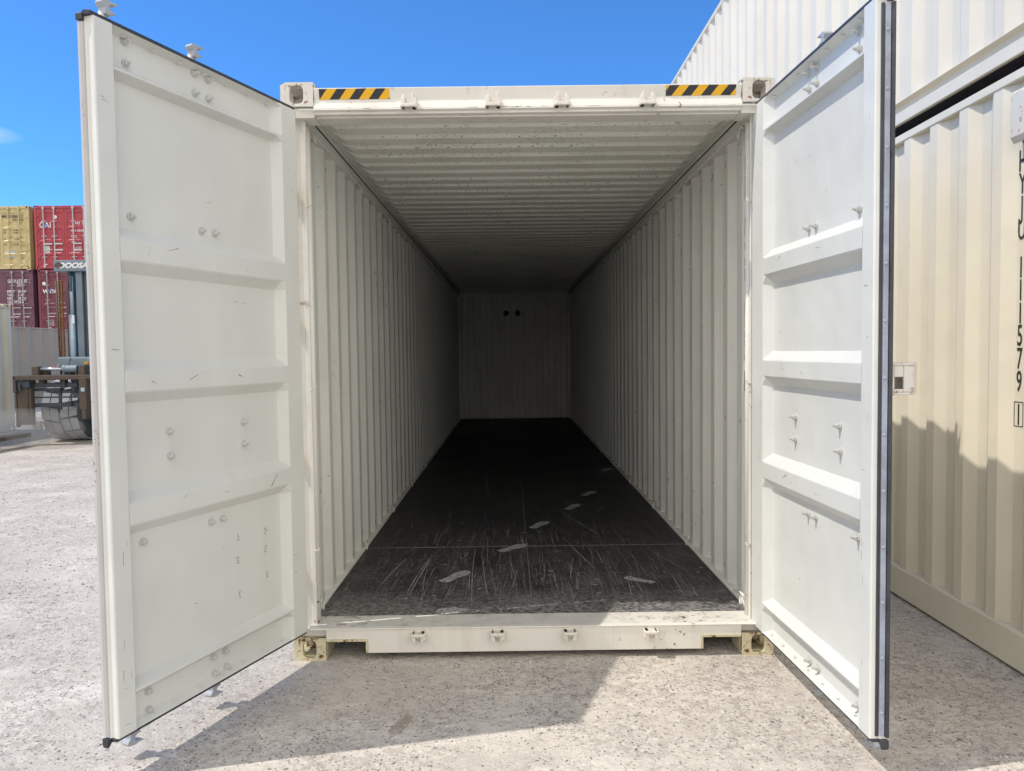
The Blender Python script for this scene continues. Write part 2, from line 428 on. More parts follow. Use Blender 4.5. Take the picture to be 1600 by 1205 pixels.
def corr_pts(y0, y1, pitch=.278, phase=0.0, depth=.036, flat=.072, flat2=None):
    # outward flats centred on phase + k*pitch: offset 0 there, depth in the recess
    flat2 = flat2 or flat; sl = (pitch - flat - flat2)/2
    k = math.floor((y0-phase)/pitch) - 1
    raw = []
    while phase + k*pitch - flat < y1 + pitch:
        c = phase + k*pitch
        raw += [(c-flat/2, 0), (c+flat/2, 0), (c+flat/2+sl, depth), (c+flat/2+sl+flat2, depth)]
        k += 1
    def at(y):
        for (a, oa), (b, ob) in zip(raw, raw[1:]):
            if a <= y <= b: return oa + (ob-oa)*(y-a)/max(b-a, 1e-9)
        return 0
    return [(y0, at(y0))] + [(a, o) for a, o in raw if y0 < a < y1] + [(y1, at(y1))]

# ------------------------------------------------------------------ the open container
mc = thing('shipping_container', (0, 0, 0), 'open white high container with both doors swung wide and a black scuffed floor', 'shipping container')
HW, HH, LEN = 1.219, 2.896, 12.19
FZ = .165
for sx in (-1, 1):
    for (me, z0) in ((CAST_W, HH-.118), (CAST_Y, 0)):
        o = put('corner_casting', me, mc, bevel=.012)
        o.location = (sx*HW, 0, z0); o.scale = (-sx, 1, 1)
        if me is CAST_Y: o['label'] = 'yellowed rusty bottom corner casting'
        o2 = copy_obj(o, mc); o2.location = (sx*HW, LEN, z0); o2.scale = (-sx, -1, 1)
# header
h = MB()
prof = [(.000,2.866),(.012,2.812),(-.004,2.768),(-.004,2.757),(.012,2.752),(.014,2.742),(.046,2.740),(.048,2.734),(.16,2.734),(.16,2.82),(.11,2.868),(.01,2.870)]
h.prism(prof, lambda y, z, t: (-1.057 + 2.114*t, y, z))
h.cm = 1
rh = random.Random(5)
for k in range(26):
    x = rh.gauss(-.02,.12) if k < 16 else rh.uniform(-1,1); L_ = rh.uniform(.02,.09); z = rh.uniform(2.7572, 2.7655)
    h.face([(x, -.0048, z), (x+L_, -.0048, z+rh.uniform(-.001,.001)), (x+L_*.8, -.0048, z+.003), (x+L_*.2, -.0048, z+.0025)])
header = h.build('header', [M['frame'], M['scuff']], mc, bevel=.0025)
h = MB()   # gutter lip and seal strip run on under the castings
h.box(-1.17, -1.0575, .018, .15, 2.728, 2.7785); h.box(1.0575, 1.17, .018, .15, 2.728, 2.7785)
h.box(-1.13, 1.13, -.006, .004, 2.7575, 2.7625)
h.build('rain_gutter', M['frame'], mc, bevel=.002)
for x0, x1 in ((-1.029, -.683), (.681, 1.026)):
    s = MB(); s.prism([(-.0025,2.861),(.0095,2.814),(.0112,2.814),(-.0005,2.861)], lambda y, z, t, x0=x0, x1=x1: (x0 + (x1-x0)*t, y, z))
    o = s.build('hazard_sticker', M['hazard'], header)
# cam keepers
def keeper_mesh():
    k = MB()
    k.box(-.036, .036, -.030, .012, -.030, .008)
    k.prism([(-.042,-.030),(-.020,-.030),(-.014,.016),(-.022,.032),(-.036,.014)], lambda a, c, t: (a, -.046+.05*t, c))
    k.prism([(.012,-.030),(.040,-.030),(.040,.012),(.028,.018),(.026,.036),(.014,.036),(.010,.006)], lambda a, c, t: (a, -.040+.044*t, c))
    k.prism([(-.036,-.030),(.034,-.030),(.034,-.012),(-.036,-.012)], lambda a, c, t: (a, -.050+.03*t, c))
    return k.mesh('cam_keeper', M['frame'])
KM = keeper_mesh()
for x in (-.583, -.171, .164, .583):
    o = put('cam_keeper', KM, header, bevel=.004); o.location = (x, -.004, 2.786)
    if x > 0: o.scale = (-1, 1, 1)
# sill
s = MB()
outline = [(-1.057,.098),(-1.039,.098),(-.862,.098),(-.852,.090),(-.852,.036),(.858,.036),(.858,.090),(.868,.098),(1.034,.098),(1.057,.098),(1.057,.158),(-1.057,.158)]
s.prism(outline, lambda x, z, t: (x, .002 + .05*t, z))
s.box(-1.14, 1.14, -.004, .028, .1585, .166)
s.cm = 1
s.box(-1.15, 1.15, .0285, .192, .150, .1635)
sill = s.build('sill', [M['frame'], M['grimy']], mc, bevel=.003)
for x0, x1 in ((-1.045, -.845), (.851, 1.045)):
    s = MB()
    s.box(x0, x1, -.003, .0015, .098, .110); s.box(x0-.002 if x0 > 0 else x1-.010, x0+.010 if x0 > 0 else x1+.002, -.003, .0015, .040, .0975)
    s.build('fork_pocket', M['casting'], sill)
for x in (-.584, -.184, .181, .591):
    o = put('cam_keeper', KM, sill, bevel=.004); o.location = (x, .003, .122); o.scale = (.9 if x < 0 else -.9, 1, -.8)
# corner posts and J bars
for sx in (-1, 1):
    p = MB()
    pr = [(1.219,.072),(1.142,.072),(1.140,.066),(1.120,.065),(1.116,.072),(1.122,.084),(1.128,.120),(1.150,.165),(1.219,.178)]
    p.prism(pr, lambda a, c, t, sx=sx: (sx*a, c, .118 + (HH-.236)*t))
    post = p.build('corner_post', M['frame'], mc, bevel=.003)
    q = MB(); q.tube([(sx*1.128, .128, .16), (sx*1.128, .128, 2.71)], .016, 12)
    q.build('post_lip', M['inner'], post, smooth=True)
    for z in (.42, 1.02, 1.72, 2.36):
        l = MB(); l.box(sx*1.17 if sx > 0 else sx*1.217, sx*1.217 if sx > 0 else sx*1.17, .036, .0715, z-.022, z+.022)
        l.tube([(sx*1.196, .028, z-.03), (sx*1.196, .028, z+.03)], .011, 10)
        l.build('hinge_lug', M['frame'], post)
    for z in (.42+.13, 1.38, 2.30):
        hk = MB(); hk.tube([(sx*1.118, .068, z), (sx*1.098, .046, z+.004), (sx*1.092, .048, z+.018)], .0055, 8)
        hk.build('seal_hook', M['frame'], post)
    hk = MB(); hk.box(*sorted((sx*1.0575, sx*1.215)), .030, .170, .1185, .150); hk.build('sill_end', M['frame'], mc)
    r = MB(); r.box(min(sx*1.12, sx*1.219), max(sx*1.12, sx*1.219), LEN-.16, LEN-.002, .118, HH-.118)
    r.build('corner_post', M['inner'], mc)
# side walls, rails
for sx in (-1, 1):
    wmb = MB()
    P = corr_pts(.17, LEN-.15, .278, .395-.139, .036, .072)   # recess (inward ridges) centred on y=.395
    wmb.grid([[(sx*(1.206-o), y, z) for y, o in P] for z in (.150, 2.80)])
    if sx > 0:
        wmb.cm = 1
        for a, b_ in ((170,240),(246,335),(405,475),(500,530),(560,590),(600,650),(735,790),(795,830),(840,870),(880,902),(935,960)):
            z1 = 1.555 + 1.035 - (a-170)*.001385; z0 = 1.555+1.035-(b_-170)*.001385
            wmb.box(1.1685, 1.1695, .292+random.uniform(0,.006), .312, z0, z1)
        wmb.box(1.1685, 1.1695, .288, .292, 1.33, 1.44); wmb.box(1.1685, 1.1695, .312, .316, 1.33, 1.44); wmb.box(1.1685,1.1695,.292,.312,1.436,1.44); wmb.box(1.1685,1.1695,.292,.312,1.33,1.334)
    wmb.cm = 2; rw = random.Random(3+sx)
    for k in range(64):
        i = min(39, int(abs(rw.gauss(0, 11)))); yy = .395+.278*i+rw.uniform(-.030,.028)
        z = rw.choice((rw.uniform(2.60,2.735), rw.uniform(2.68,2.738), rw.uniform(.19,.30), rw.uniform(.3,2.6)))
        hh = rw.uniform(.006,.05); ww = rw.uniform(.002,.006)
        if rw.random() < .35: hh, ww = rw.uniform(.002,.004), rw.uniform(.012,.03)
        wmb.face([(sx*1.1684, yy, z), (sx*1.1684, yy+ww, z+.1*hh), (sx*1.1684, yy+ww*.8, z+hh), (sx*1.1684, yy-ww*.2, z+hh*.9)])
    wall = wmb.build('side_wall', [M['inner'], M['black'], M['scuff']], mc, solid=.002)
    rl = MB(); rl.prism([(1.217,2.742),(1.158,2.742),(1.150,2.752),(1.150,2.835),(1.165,2.858),(1.217,2.866)], lambda a, c, t, sx=sx: (sx*a, .1785 + (LEN-.36)*t, c))
    rail = rl.build('top_rail', M['inner'], mc)
    rb = MB(); rb.prism([(1.219,.05),(1.15,.05),(1.150,.172),(1.160,.182),(1.205,.184),(1.219,.184)], lambda a, c, t, sx=sx: (sx*a, .1785 + (LEN-.36)*t, c))
    rail_b = rb.build('bottom_rail', M['inner'], mc)
    q = MB(); q.box(*sorted((sx*1.1462, sx*1.1496)), .18, LEN-.18, 2.799, 2.806); q.build('dark_gap_strip', M['dark'], rail)  # thin black strip painted in for the dark gap between rail and roof
    ring = MB()
    pts = [(0, .026*math.sin(a)*1.0 - .0, -.018 + .030*math.cos(a)) for a in [2*math.pi*k/14 for k in range(15)]]
    ring.tube([(sx*-.008*(1-math.cos(2*math.pi*k/14)), q[1]*.75, q[2]*.75) for k, q in enumerate(pts)], .0045, 7, caps=False)
    ring.box(-.006, .006, -.035, .035, .008, .022)
    rm = ring.mesh('lashing_ring', M['inner'])
    for k in range(9):
        o = put('lashing_ring', rm, rail, smooth=True); o.location = (sx*1.142, .31 + 1.25*k, 2.722)
        o = put('lashing_ring', rm, rail_b, smooth=True); o.location = (sx*1.150, .29 + 1.25*k, .205)
        o.rotation_euler = (0, -sx*.15, 0)
# bent scorch lines where the wall was welded (dark drips by the top rail)
# roof
rf = MB()
P = corr_pts(.165, LEN-.01, .2095, .33, .030, .1195, .030)
cols = [(-1.19,0),(-1.115,0),(-1.06,1),(1.06,1),(1.115,0),(1.19,0)]
rf.grid([[(x, y, 2.842 - k*(.030-o)) for y, o in P] for x, k in cols])
rf.build('roof', M['roof'], mc, solid=.002)
# floor
fl = MB()
fl.box(-1.1495, 1.1495, .1925, LEN-.1, .130, FZ)
zt = FZ + .0015
fl.cm = 1
def footprint(x, y, a, s=1, z=zt):
    sole = [(-.040,-.135),(.0,-.15),(.036,-.135),(.042,-.09),(.034,-.05)]; fore = [(-.040,-.025),(.036,-.03),(.050,.03),(.052,.08),(.034,.125),(.004,.140),(-.028,.125),(-.046,.075),(-.046,.02)]
    heel = sole + [(-.036,-.045)]
    mid = [(-.035,-.043),(.033,-.048),(.035,-.032),(-.038,-.027)]
    for poly in (heel, fore, mid):
        fl.face([(x + s*(u*math.cos(a)-v*math.sin(a)), y + s*(u*math.sin(a)+v*math.cos(a)), z) for u, v in poly])
for (x, y, a) in ((-.459,.87,-.55),(-.097,1.53,-.75),(.118,2.233,-.5),(.444,2.913,-.45),(.655,3.54,-.5),(1.02,5.0,-.5)):
    footprint(x, y, a, .95)
footprint(.66, .74, 1.0, .7, zt+.0002); 
blob(fl, -.45, .24, zt, .09, .05, .2, 16, .3)
for i in range(46):
    blob(fl, random.gauss(.1,.6), .25+abs(random.gauss(0,.9)), zt+.0003+i*1e-5, random.uniform(.006,.022), random.uniform(.003,.010), random.uniform(-.3,.3), 8, .4)
def scratch(x, y, a, L, wd, bend=0, z=zt):
    n = 7; pts = []
    for k in range(n):
        t = k/(n-1); pts.append((x + L*t*math.sin(a+bend*t), y + L*t*math.cos(a+bend*t)))
    A, B = [], []
    for k in range(n):
        t = k/(n-1); q = wd*(.35 + .65*math.sin(math.pi*min(1, .1+t*.85)))*random.uniform(.7,1.2)
        A.append((pts[k][0]-q/2, pts[k][1], z)); B.append((pts[k][0]+q/2, pts[k][1], z))
    fl.grid([A, B])
fl.cm = 2
for i in range(70):
    scratch(random.gauss(.0,.5), .26+abs(random.gauss(.1,.85)), random.gauss(0,.055), random.uniform(.05,.55), random.uniform(.0015,.005), random.uniform(-.05,.05), zt+.0005+i*6e-6)
for (x, y, L, a) in ((-.72,.55,.75,.04),(-.70,.5,.85,.03),(-.33,.3,1.25,-.06),(-.25,.5,.8,-.1),(.25,.8,.45,.1),(.42,1.0,.8,-.2),(-.31,3.4,1.5,-.09),(.62,2.6,.4,.3),(1.0,.9,.6,-.3),(.55,1.9,.9,-.3),(-.9,.7,.6,.1)):
    scratch(x, y, a, L, .006, .03, zt+.0012)
fl.cm = 3
for i in range(480):
    scratch(random.gauss(0,.55), .20+abs(random.gauss(.1,1.2)), random.gauss(0,.06), random.uniform(.03,.4), random.uniform(.0015,.006), random.uniform(-.08,.08), zt+.0014+i*3e-6)
for i in range(120):
    scratch(random.uniform(-1.1,1.1), .22+abs(random.gauss(.1,.9)), random.choice((1,-1))*random.gauss(1.5,.15), random.uniform(.03,.16), random.uniform(.003,.007), 0, zt+.003+i*3e-6)
fl.cm = 2   # seams between the floor boards catch pale dirt
fl.grid([[(-1.149, 1.545, zt+.004), (1.149, 1.545, zt+.004)], [(-1.149, 1.558, zt+.004), (1.149, 1.558, zt+.004)]])
fl.cm = 3
fl.grid([[(-.004, .2, zt+.0042), (.0, 11, zt+.0042)], [(.002, .2, zt+.0042), (.006, 11, zt+.0042)]])
fl.grid([[(-1.149, 3.98, zt+.004), (1.149, 3.98, zt+.004)], [(-1.149, 3.988, zt+.004), (1.149, 3.988, zt+.004)]])
fl.build('floor', [M['floor'], M['dust'], M['scratch'], M['scratch_faint']], mc)
u = MB(); u.box(-1.149, 1.149, 1.25, LEN-.2, .03, .125); u.build('underframe', M['dark'], mc)
# end wall
e = MB()
P = corr_pts(-1.11, 1.11, .128, 0, .050, .072, .020)
e.grid([[(x, LEN-.15+o, z) for x, o in P] for z in (.166, 2.72)])
e.box(-1.119, 1.119, LEN-.16, LEN-.05, 2.7205, 2.83)
ew = e.build('end_wall', M['inner'], mc)
for x in (-.165, .075):
    v = MB(); v.tube([(x, LEN-.165, 2.385), (x, LEN-.10, 2.385)], .058, 16)
    v.build('vent', M['dark'], ew)
e = MB(); e.box(-1.2, 1.2, LEN-.04, LEN-.02, .1, 2.86); e.build('end_plate', M['white'], mc)

# ------------------------------------------------------------------ doors
def make_door(sx, H, dvec, L, name_label, bolts):
    # local frame: x = along the door from the hinge, y = s*v with v outward, z up
    dx, dy = dvec
    ang = math.atan2(dy, dx); s = 1 if sx > 0 else -1
    stile_in, edge = L-.138, L-.058
    d = MB()
    prof = [(.004,.150),(.045,.172),(.045,.262),(.003,.290),(.0,.293),(.0,.300),(.045,.328),(.045,.882),(.004,.921),(.0,.928),(0,1.002),(.004,1.008),(.045,1.048),(.045,1.382),(.004,1.421),(0,1.428),(0,1.500),(.004,1.506),(.045,1.546),(.045,1.872),(.004,1.911),(0,1.918),(0,1.994),(.004,2.0),(.045,2.04),(.045,2.582),(.0,2.604),(0,2.612),(.045,2.636),(.045,2.748),(.004,2.765)]
    d.grid([[(uu, s*(v if k else 0), z) for v, z in prof] for uu, k in ((.0755,0),(.104,1),(stile_in,1))])
    d.grid([[(uu, s*(v+.004 if k else .004), z) for v, z in prof] for uu, k in ((.0755,0),(.104,1),(stile_in,1))])
    d.box(-.034 if sx < 0 else -.066, .075, *sorted((0, s*.058)), .150, 2.765)
    d.prism([(stile_in,0),(edge-.004,0),(edge,.004),(edge,.032),(edge+.005,.036),(edge+.005,.058),(stile_in,.058)], lambda a, c, t: (a, s*c, .150 + 2.615*t))
    d.box(.0755, stile_in-.0005, *sorted((s*.0462, s*.058)), .150, .230); d.box(.0755, stile_in-.0005, *sorted((s*.0462, s*.058)), 2.66, 2.765)
    rs = random.Random(11+sx); d.cm = 1
    def scuff(u0, z0, u1, z1, wd, v=-.0006):
        if abs(u1-u0) > abs(z1-z0): d.face([(u0, s*v, z0), (u1, s*v, z1), (u1-.2*(u1-u0), s*v, z1+wd), (u0+.1*(u1-u0), s*v, z0+wd)])
        else: d.face([(u0, s*v, z0), (u1, s*v, z1), (u1+wd, s*v, z1), (u0+wd, s*v, z0+.1*(z1-z0))])
    for k in range(16):
        z = rs.choice((rs.uniform(.16,.7), rs.uniform(.2,2.6))); u0 = rs.choice((rs.uniform(-.02,.05), rs.uniform(stile_in+.01, edge-.03)))
        if rs.random() < .6: scuff(u0, z, u0+rs.uniform(.012,.045), z+rs.uniform(-.006,.006), rs.uniform(.001,.0025))
        else: scuff(u0, z, u0+rs.uniform(-.003,.003), z+rs.uniform(.015,.06), rs.uniform(.001,.002))
    for k in range(5):
        z = rs.choice((.35,.5,.62,.75,1.1,1.3,1.65,1.8,2.2,2.4)) + rs.uniform(-.04,.04); u0 = rs.uniform(.15,.95)
        scuff(u0, z, u0+rs.uniform(.01,.05), z+rs.uniform(-.012,.012), rs.uniform(.0008,.002), .0442)
    for k in range(3):
        for zf in (.965, 1.465, 1.96): 
            u0 = rs.uniform(.12,.9); scuff(u0, zf+rs.uniform(-.03,.03), u0+rs.uniform(.01,.06), zf+rs.uniform(-.03,.03), .0015)
    dr = d.build('door', [M['white_door'], M['scuff']], mc, bevel=.0015)
    dr.location = (H[0], H[1], 0); dr.rotation_euler = (0, 0, ang); dr['label'] = name_label
    # gaskets
    gk = MB()
    gk.prism([(.002,2.7655),(.050,2.7655),(.052,2.772),(.030,2.785),(.004,2.779)], lambda v, z, t: (-.03 + (edge+.042)*t, s*v, z))
    gk.prism([(edge+.0055,.034),(edge+.018,.034),(edge+.022,.060),(edge+.0055,.060)], lambda a, c, t: (a, s*c, 2.748 + .024*t))
    gk.build('gasket', M['rubber'], dr, bevel=.002)
    gk = MB()
    gk.box(-.03, edge+.004, *sorted((s*.006, s*.048)), .139, .1495)
    gk.prism([(edge-.03,.1495),(edge+.006,.1495),(edge+.018,.152),(edge+.020,.132),(edge+.016,.116),(edge+.002,.132)], lambda u, z, t: (u, s*(.034+.028*t), z))
    gk.build('gasket', M['rubber'], dr, bevel=.002)
    ge = MB()
    if sx < 0:
        ge.prism([(edge+.0055,.037),(edge+.011,.039),(edge+.016,.048),(edge+.014,.062),(edge+.0055,.062)], lambda a, c, t: (a, s*c, .160 + 2.585*t))
        o = ge.build('gasket', M['rubber_pale'], dr, bevel=.002); o['label'] = 'door edge seal smeared with pale paint'
    else:
        ge.prism([(edge+.0055,.050),(edge+.011,.051),(edge+.018,.058),(edge+.018,.063),(edge+.0055,.062)], lambda a, c, t: (a, s*c, .160 + 2.585*t))
        o = ge.build('gasket', M['rubber'], dr, bevel=.002)
        ge = MB(); ge.prism([(edge+.0005,.018),(edge+.004,.019),(edge+.005,.030),(edge+.0005,.0301)], lambda a, c, t: (a, s*c, .160 + 2.585*t))
        ge.build('gasket', M['rubber'], dr, bevel=.002)
        gr = MB(); gr.box(edge+.0055, edge+.0115, *sorted((s*.0305, s*.0485)), .165, 2.74)
        gr.build('gasket_retainer', M['rubber_grey'], dr, bevel=.002)
        rv = MB(); rv.tube([(0,0,0),(.004,0,0),(.006,0,0)], [.0065,.006,.002], 8); rvm = rv.mesh('rivet', M['rubber_grey'])
        for k in range(13):
            o = put('rivet', rvm, dr); o.location = (edge+.0113, s*.0375, .25 + .2*k)
    # bolts
    b = MB(); b.tube([(0,0,0),(0,-s*.006,0)], .0155, 12); b.tube([(0,-s*.0062,0),(0,-s*.016,0),(0,-s*.019,0)], [.0115,.0105,.007], 6)
    b.tube([(0,-s*.0192,0),(0,-s*.030,0)], [.0065,.005], 8)
    bmh = b.mesh('bolt', M['bolt'])
    for uu, z in bolts:
        o = put('bolt', bmh, dr, smooth=False); o.location = (uu, s*.0445, z); o.rotation_euler = (0, random.random()*0, 0)
    # small rivets under the top flange
    rv = MB(); rv.tube([(0,0,0),(0,0,-.004),(0,0,-.006)], [.010,.009,.004], 8)
    rvm = rv.mesh('rivet', M['white_door'])
    for k in range(7):
        o = put('rivet', rvm, dr); o.location = (.14+.135*k, s*.026, 2.7525); o.rotation_euler = (s*.4, 0, 0)
        o = put('rivet', rvm, dr); o.location = (.14+.135*k, s*.024, .1635); o.rotation_euler = (math.pi - s*.5, 0, 0)
    # locking bars on the outside with their cams, guides and handles
    for ub in (L*.47, L*.845):
        lb = MB(); v0 = .094
        lb.tube([(ub, s*v0, .100), (ub, s*v0, 2.836)], .0165, 12)
        bar = lb.build('locking_bar', M['galv'], dr, smooth=True)
        for z0, fz in ((2.826, 1), (.108, -1)):
            cmb = MB()
            poly = [(-.014,-.012),(.018,-.012),(.030,-.004),(.050,.002),(.052,.010),(.030,.012),(.018,.018),(.015,.034),(.024,.042),(.050,.044),(.064,.052),(.066,.060),(.040,.058),(.010,.060),(-.020,.054),(-.032,.040),(-.024,.030),(-.012,.018)]
            cmb.prism([(ub - a*.78, z0 + fz*.010 + fz*c*.78) for a, c in poly], lambda a, c, t: (a, s*(v0-.024+.036*t), c))
            cmb.build('locking_cam', M['galv'], bar, bevel=.003)
        for z in (2.70, 2.085, .84, .215):
            q = MB(); q.box(ub-.06, ub+.06, *sorted((s*.0585, s*.070)), z-.022, z+.022)
            q.box(ub-.026, ub+.026, *sorted((s*.0705, s*.118)), z-.02, z+.02)
            q.build('bar_guide', M['galv'], bar)
        q = MB(); q.tube([(ub, s*.12, 1.2), (ub-.1, s*.125, 1.2), (ub-.42, s*.1, 1.2)], .011, 8)
        q.box(ub-.03, ub+.03, *sorted((s*.0985, s*.122)), 1.17, 1.23)
        q.box(ub-.44, ub-.36, *sorted((s*.0585, s*.092)), 1.155, 1.245)
        q.build('handle', M['galv'], bar)
    for z in (.42, 1.02, 1.72, 2.36):
        q = MB(); q.box(-.034, .09, *sorted((s*.0585, s*.066)), z-.035, z+.035)
        q.build('hinge', M['white_door'], dr)
    return dr
LH, LE = Vector((-1.163,-.018)), Vector((-1.582,-1.097))
RH, RE = Vector((1.129,-.057)), Vector((1.174,-1.169))
dl = (LE-LH).normalized(); drr = (RE-RH).normalized()
RH = RH - drr*.045
rows = ((2.74, (.933,.586,.508)), (2.66, (.932,.585,.508)), (2.088, (.930,.572,.494)), (1.255, (.779,.349)), (1.155, (.777,.350)), (.84, (.926,.567,.498)), (.25, (.926,.580,.506)), (.176, (.926,.576,.501)))
bl = [(uu, z) for z, us in rows for uu in us]
left_door = make_door(-1, LH, dl, 1.158, 'left door in shade swung wide open', bl)
br = [(uu, z) for z, us in ((2.73,(.559,.486,.906)),(2.664,(.560,.487,.912)),(2.075,(.488,.555,.917)),(1.249,(.36,.775)),(1.149,(.36,.782)),(.838,(.496,.571,.927)),(.195,(.523,.603,.942))) for uu in us]
right_door = make_door(1, RH, drr, 1.158, 'sunlit right door swung open', br)
sm = MB()
for uu, z in ((.39,.724),(.206,.711),(.21,.625),(.398,.62),(.2,.50),(.39,.46)):
    for k in range(3):
        sm.box(uu+random.uniform(-.01,.008), uu+random.uniform(.012,.02), -.0443, -.0435, z-.006+.012*k, z+.0+.012*k)
sm.build('weld_marks', M['galv'], left_door)
# lock box on the outside of the right door
lk = MB(); e0 = .97; zl, zh = 1.388, 1.502; uf = e0+.13
lk.box(e0, uf, .0665, .076, zl, zh)
lk.box(e0, uf, .0765, .150, zh-.010, zh); lk.box(e0, uf, .0765, .150, zl, zl+.010)
lk.box(uf-.010, uf, .112, .150, zl+.0105, zh-.0105); lk.box(uf-.010, uf, .0765, .1115, zl+.0105, zl+.022); lk.box(uf-.010, uf, .0765, .1115, zh-.050, zh-.0105)
lk.prism([(e0,.1505),(uf-.0005,.1505),(uf-.045,.186),(e0,.186)], lambda a, c, t: (a, c, zl+(zh-zl)*t))
lk.build('lock_box', M['casting_white'], right_door, bevel=.003)

# stains on the ground
st.face([]) if False else None
blob(st, -.585, -.68, .003, .035, .10, -.25, 16, .25)
st.build('ground_stain', M['stain']); tag(bpy.data.objects['ground_stain'], kind='structure')

# ------------------------------------------------------------------ generic container seen mainly from its long side
def plain_container(name, loc, L, H, paint_mat, label, cat='shipping container', group=None, phase=0.0, castmat=None, corner=True, rz=0, pitch=.278, flat=.072):
    # local: x 0..2.438, y 0..L
    t = thing(name, loc, label, cat, group); t.rotation_euler = (0, 0, rz)
    W = 2.438
    for xs, sgn in ((.007, 1), (W-.007, -1)):
        wl = MB(); P = corr_pts(.10, L-.10, pitch, phase, .036, flat)
        wl.grid([[(xs + sgn*o, y, z) for y, o in P] for z in (.162, H-.06)])
        wl.build('side_wall', paint_mat, t, solid=.002)
        rr = MB(); a, b = (0, .06) if sgn > 0 else (W-.06, W)
        rr.prism([(0,H-.086),(.006,H-.09),(.06,H-.09),(.06,H-.044),(0,H-.044)], lambda q, c, k, sgn=sgn: (q if sgn > 0 else W-q, .1785+(L-.357)*k, c))
        rr.build('top_rail', paint_mat, t, bevel=.003)
        rb = MB(); rb.prism([(0,.026),(.014,.026),(.03,.034),(.07,.05),(.07,.161),(0,.161),(0,.155),(.044,.150),(.050,.112),(.044,.100),(0,.094)] if rail_c else [(0,.014),(.07,.014),(.07,.20),(.009,.20),(.004,.19),(0,.188)], lambda q, c, k, sgn=sgn: (q if sgn > 0 else W-q, .1785+(L-.357)*k, c))
        rb.build('bottom_rail', paint_mat, t, bevel=.003)
    for y0, y1, sg in ((.03, .04, 1), (L-.04, L-.03, -1)):
        ew = MB(); P = corr_pts(.1, W-.1, .25, .4, .045, .07)
        ew.grid([[(x, (y0 if sg > 0 else y1) + sg*o, z) for x, o in P] for z in (.15, H-.1)])
        ew.box(.16, W-.16, *sorted(((y0 if sg > 0 else y1)-sg*.02, (y0 if sg > 0 else y1)+sg*.06)), H-.1, H-.02)
        ew.box(.16, W-.16, *sorted(((y0 if sg > 0 else y1)-sg*.02, (y0 if sg > 0 else y1)+sg*.06)), .02, .15)
        ew.build('end_wall', paint_mat, t)
    rf = MB(); P = corr_pts(.1, L-.1, .209, 0, .02, .06)
    rf.grid([[(x, y, H-.032-o) for y, o in P] for x in (.061, W-.061)]); rf.build('roof', paint_mat, t)
    bt = MB(); bt.box(.071, W-.071, .19, L-.19, .10, .15); bt.build('floor', M['under'], t)
    for x0, sgx in ((0, 1), (W, -1)):
        for y0, sgy in ((0, 1), (L, -1)):
            for z0 in (0, H-.118):
                o = put('corner_casting', castmat, t, bevel=.006); o.location = (x0, y0, z0); o.scale = (sgx, sgy, 1)
            ps = MB(); ps.box(*sorted((x0, x0+sgx*.155)), *sorted((y0+sgy*.004, y0+sgy*.155)), .1185, H-.1185); ps.build('corner_post', paint_mat, t, bevel=.006)
    return t
rail_c = False
CAST_C = casting_mesh('corner_casting', M['cream'], True)
PH = -.035+1.62
low = plain_container('shipping_container', (2.293, -1.62, 0), 12.19, 2.896, M['cream'], 'cream container with a vertical black number, bottom of the pair right of the open door', group=None, phase=PH, castmat=CAST_C)
rail_c = True
upc = plain_container('shipping_container', (2.293, -1.62, 2.897), 12.19, 2.591, M['cream_up'], 'pale cream container stacked on top at the right, its top edge against the sky', phase=PH, castmat=CAST_C)
# number on the lower container, vent and floor bolt
XW, yc = 2.293+.007+.036-.0025, -.168
def vch(ch, zc, hgt=.100):
    text(ch, 'marking', M['black'], low, (XW-2.293, yc+1.62, zc-hgt/2), (0,-1,0), (0,0,1), hgt/.70, sx=.56, bold=.0012, align='CENTER')
for ch, zc in (('*',2.525),('H',2.437),('Y',2.33),('J',2.22),('U',2.114),('1',1.934),('1',1.826),('1',1.715),('5',1.61),('7',1.50),('9',1.39),('1',1.23)):
    vch(ch, zc)
fr = MB()
for a0, a1, z0, z1 in ((-.032,-.029,1.17,1.29),(.029,.032,1.17,1.29),(-.029,.029,1.17,1.1735),(-.029,.029,1.2865,1.29)):
    fr.box(XW-2.293-.0006, XW-2.293+.0006, yc+1.62+a0, yc+1.62+a1, z0, z1)
fr.build('marking_box', M['black'], low)
vt = MB(); vt.prism([(0,2.515),(.012,2.505),(.030,2.535),(.030,2.735),(.016,2.75),(0,2.75)], lambda a, c, t: (-a, 1.62-.178-.24*t, c))
vt.build('vent', M['casting_white'], low, bevel=.004)

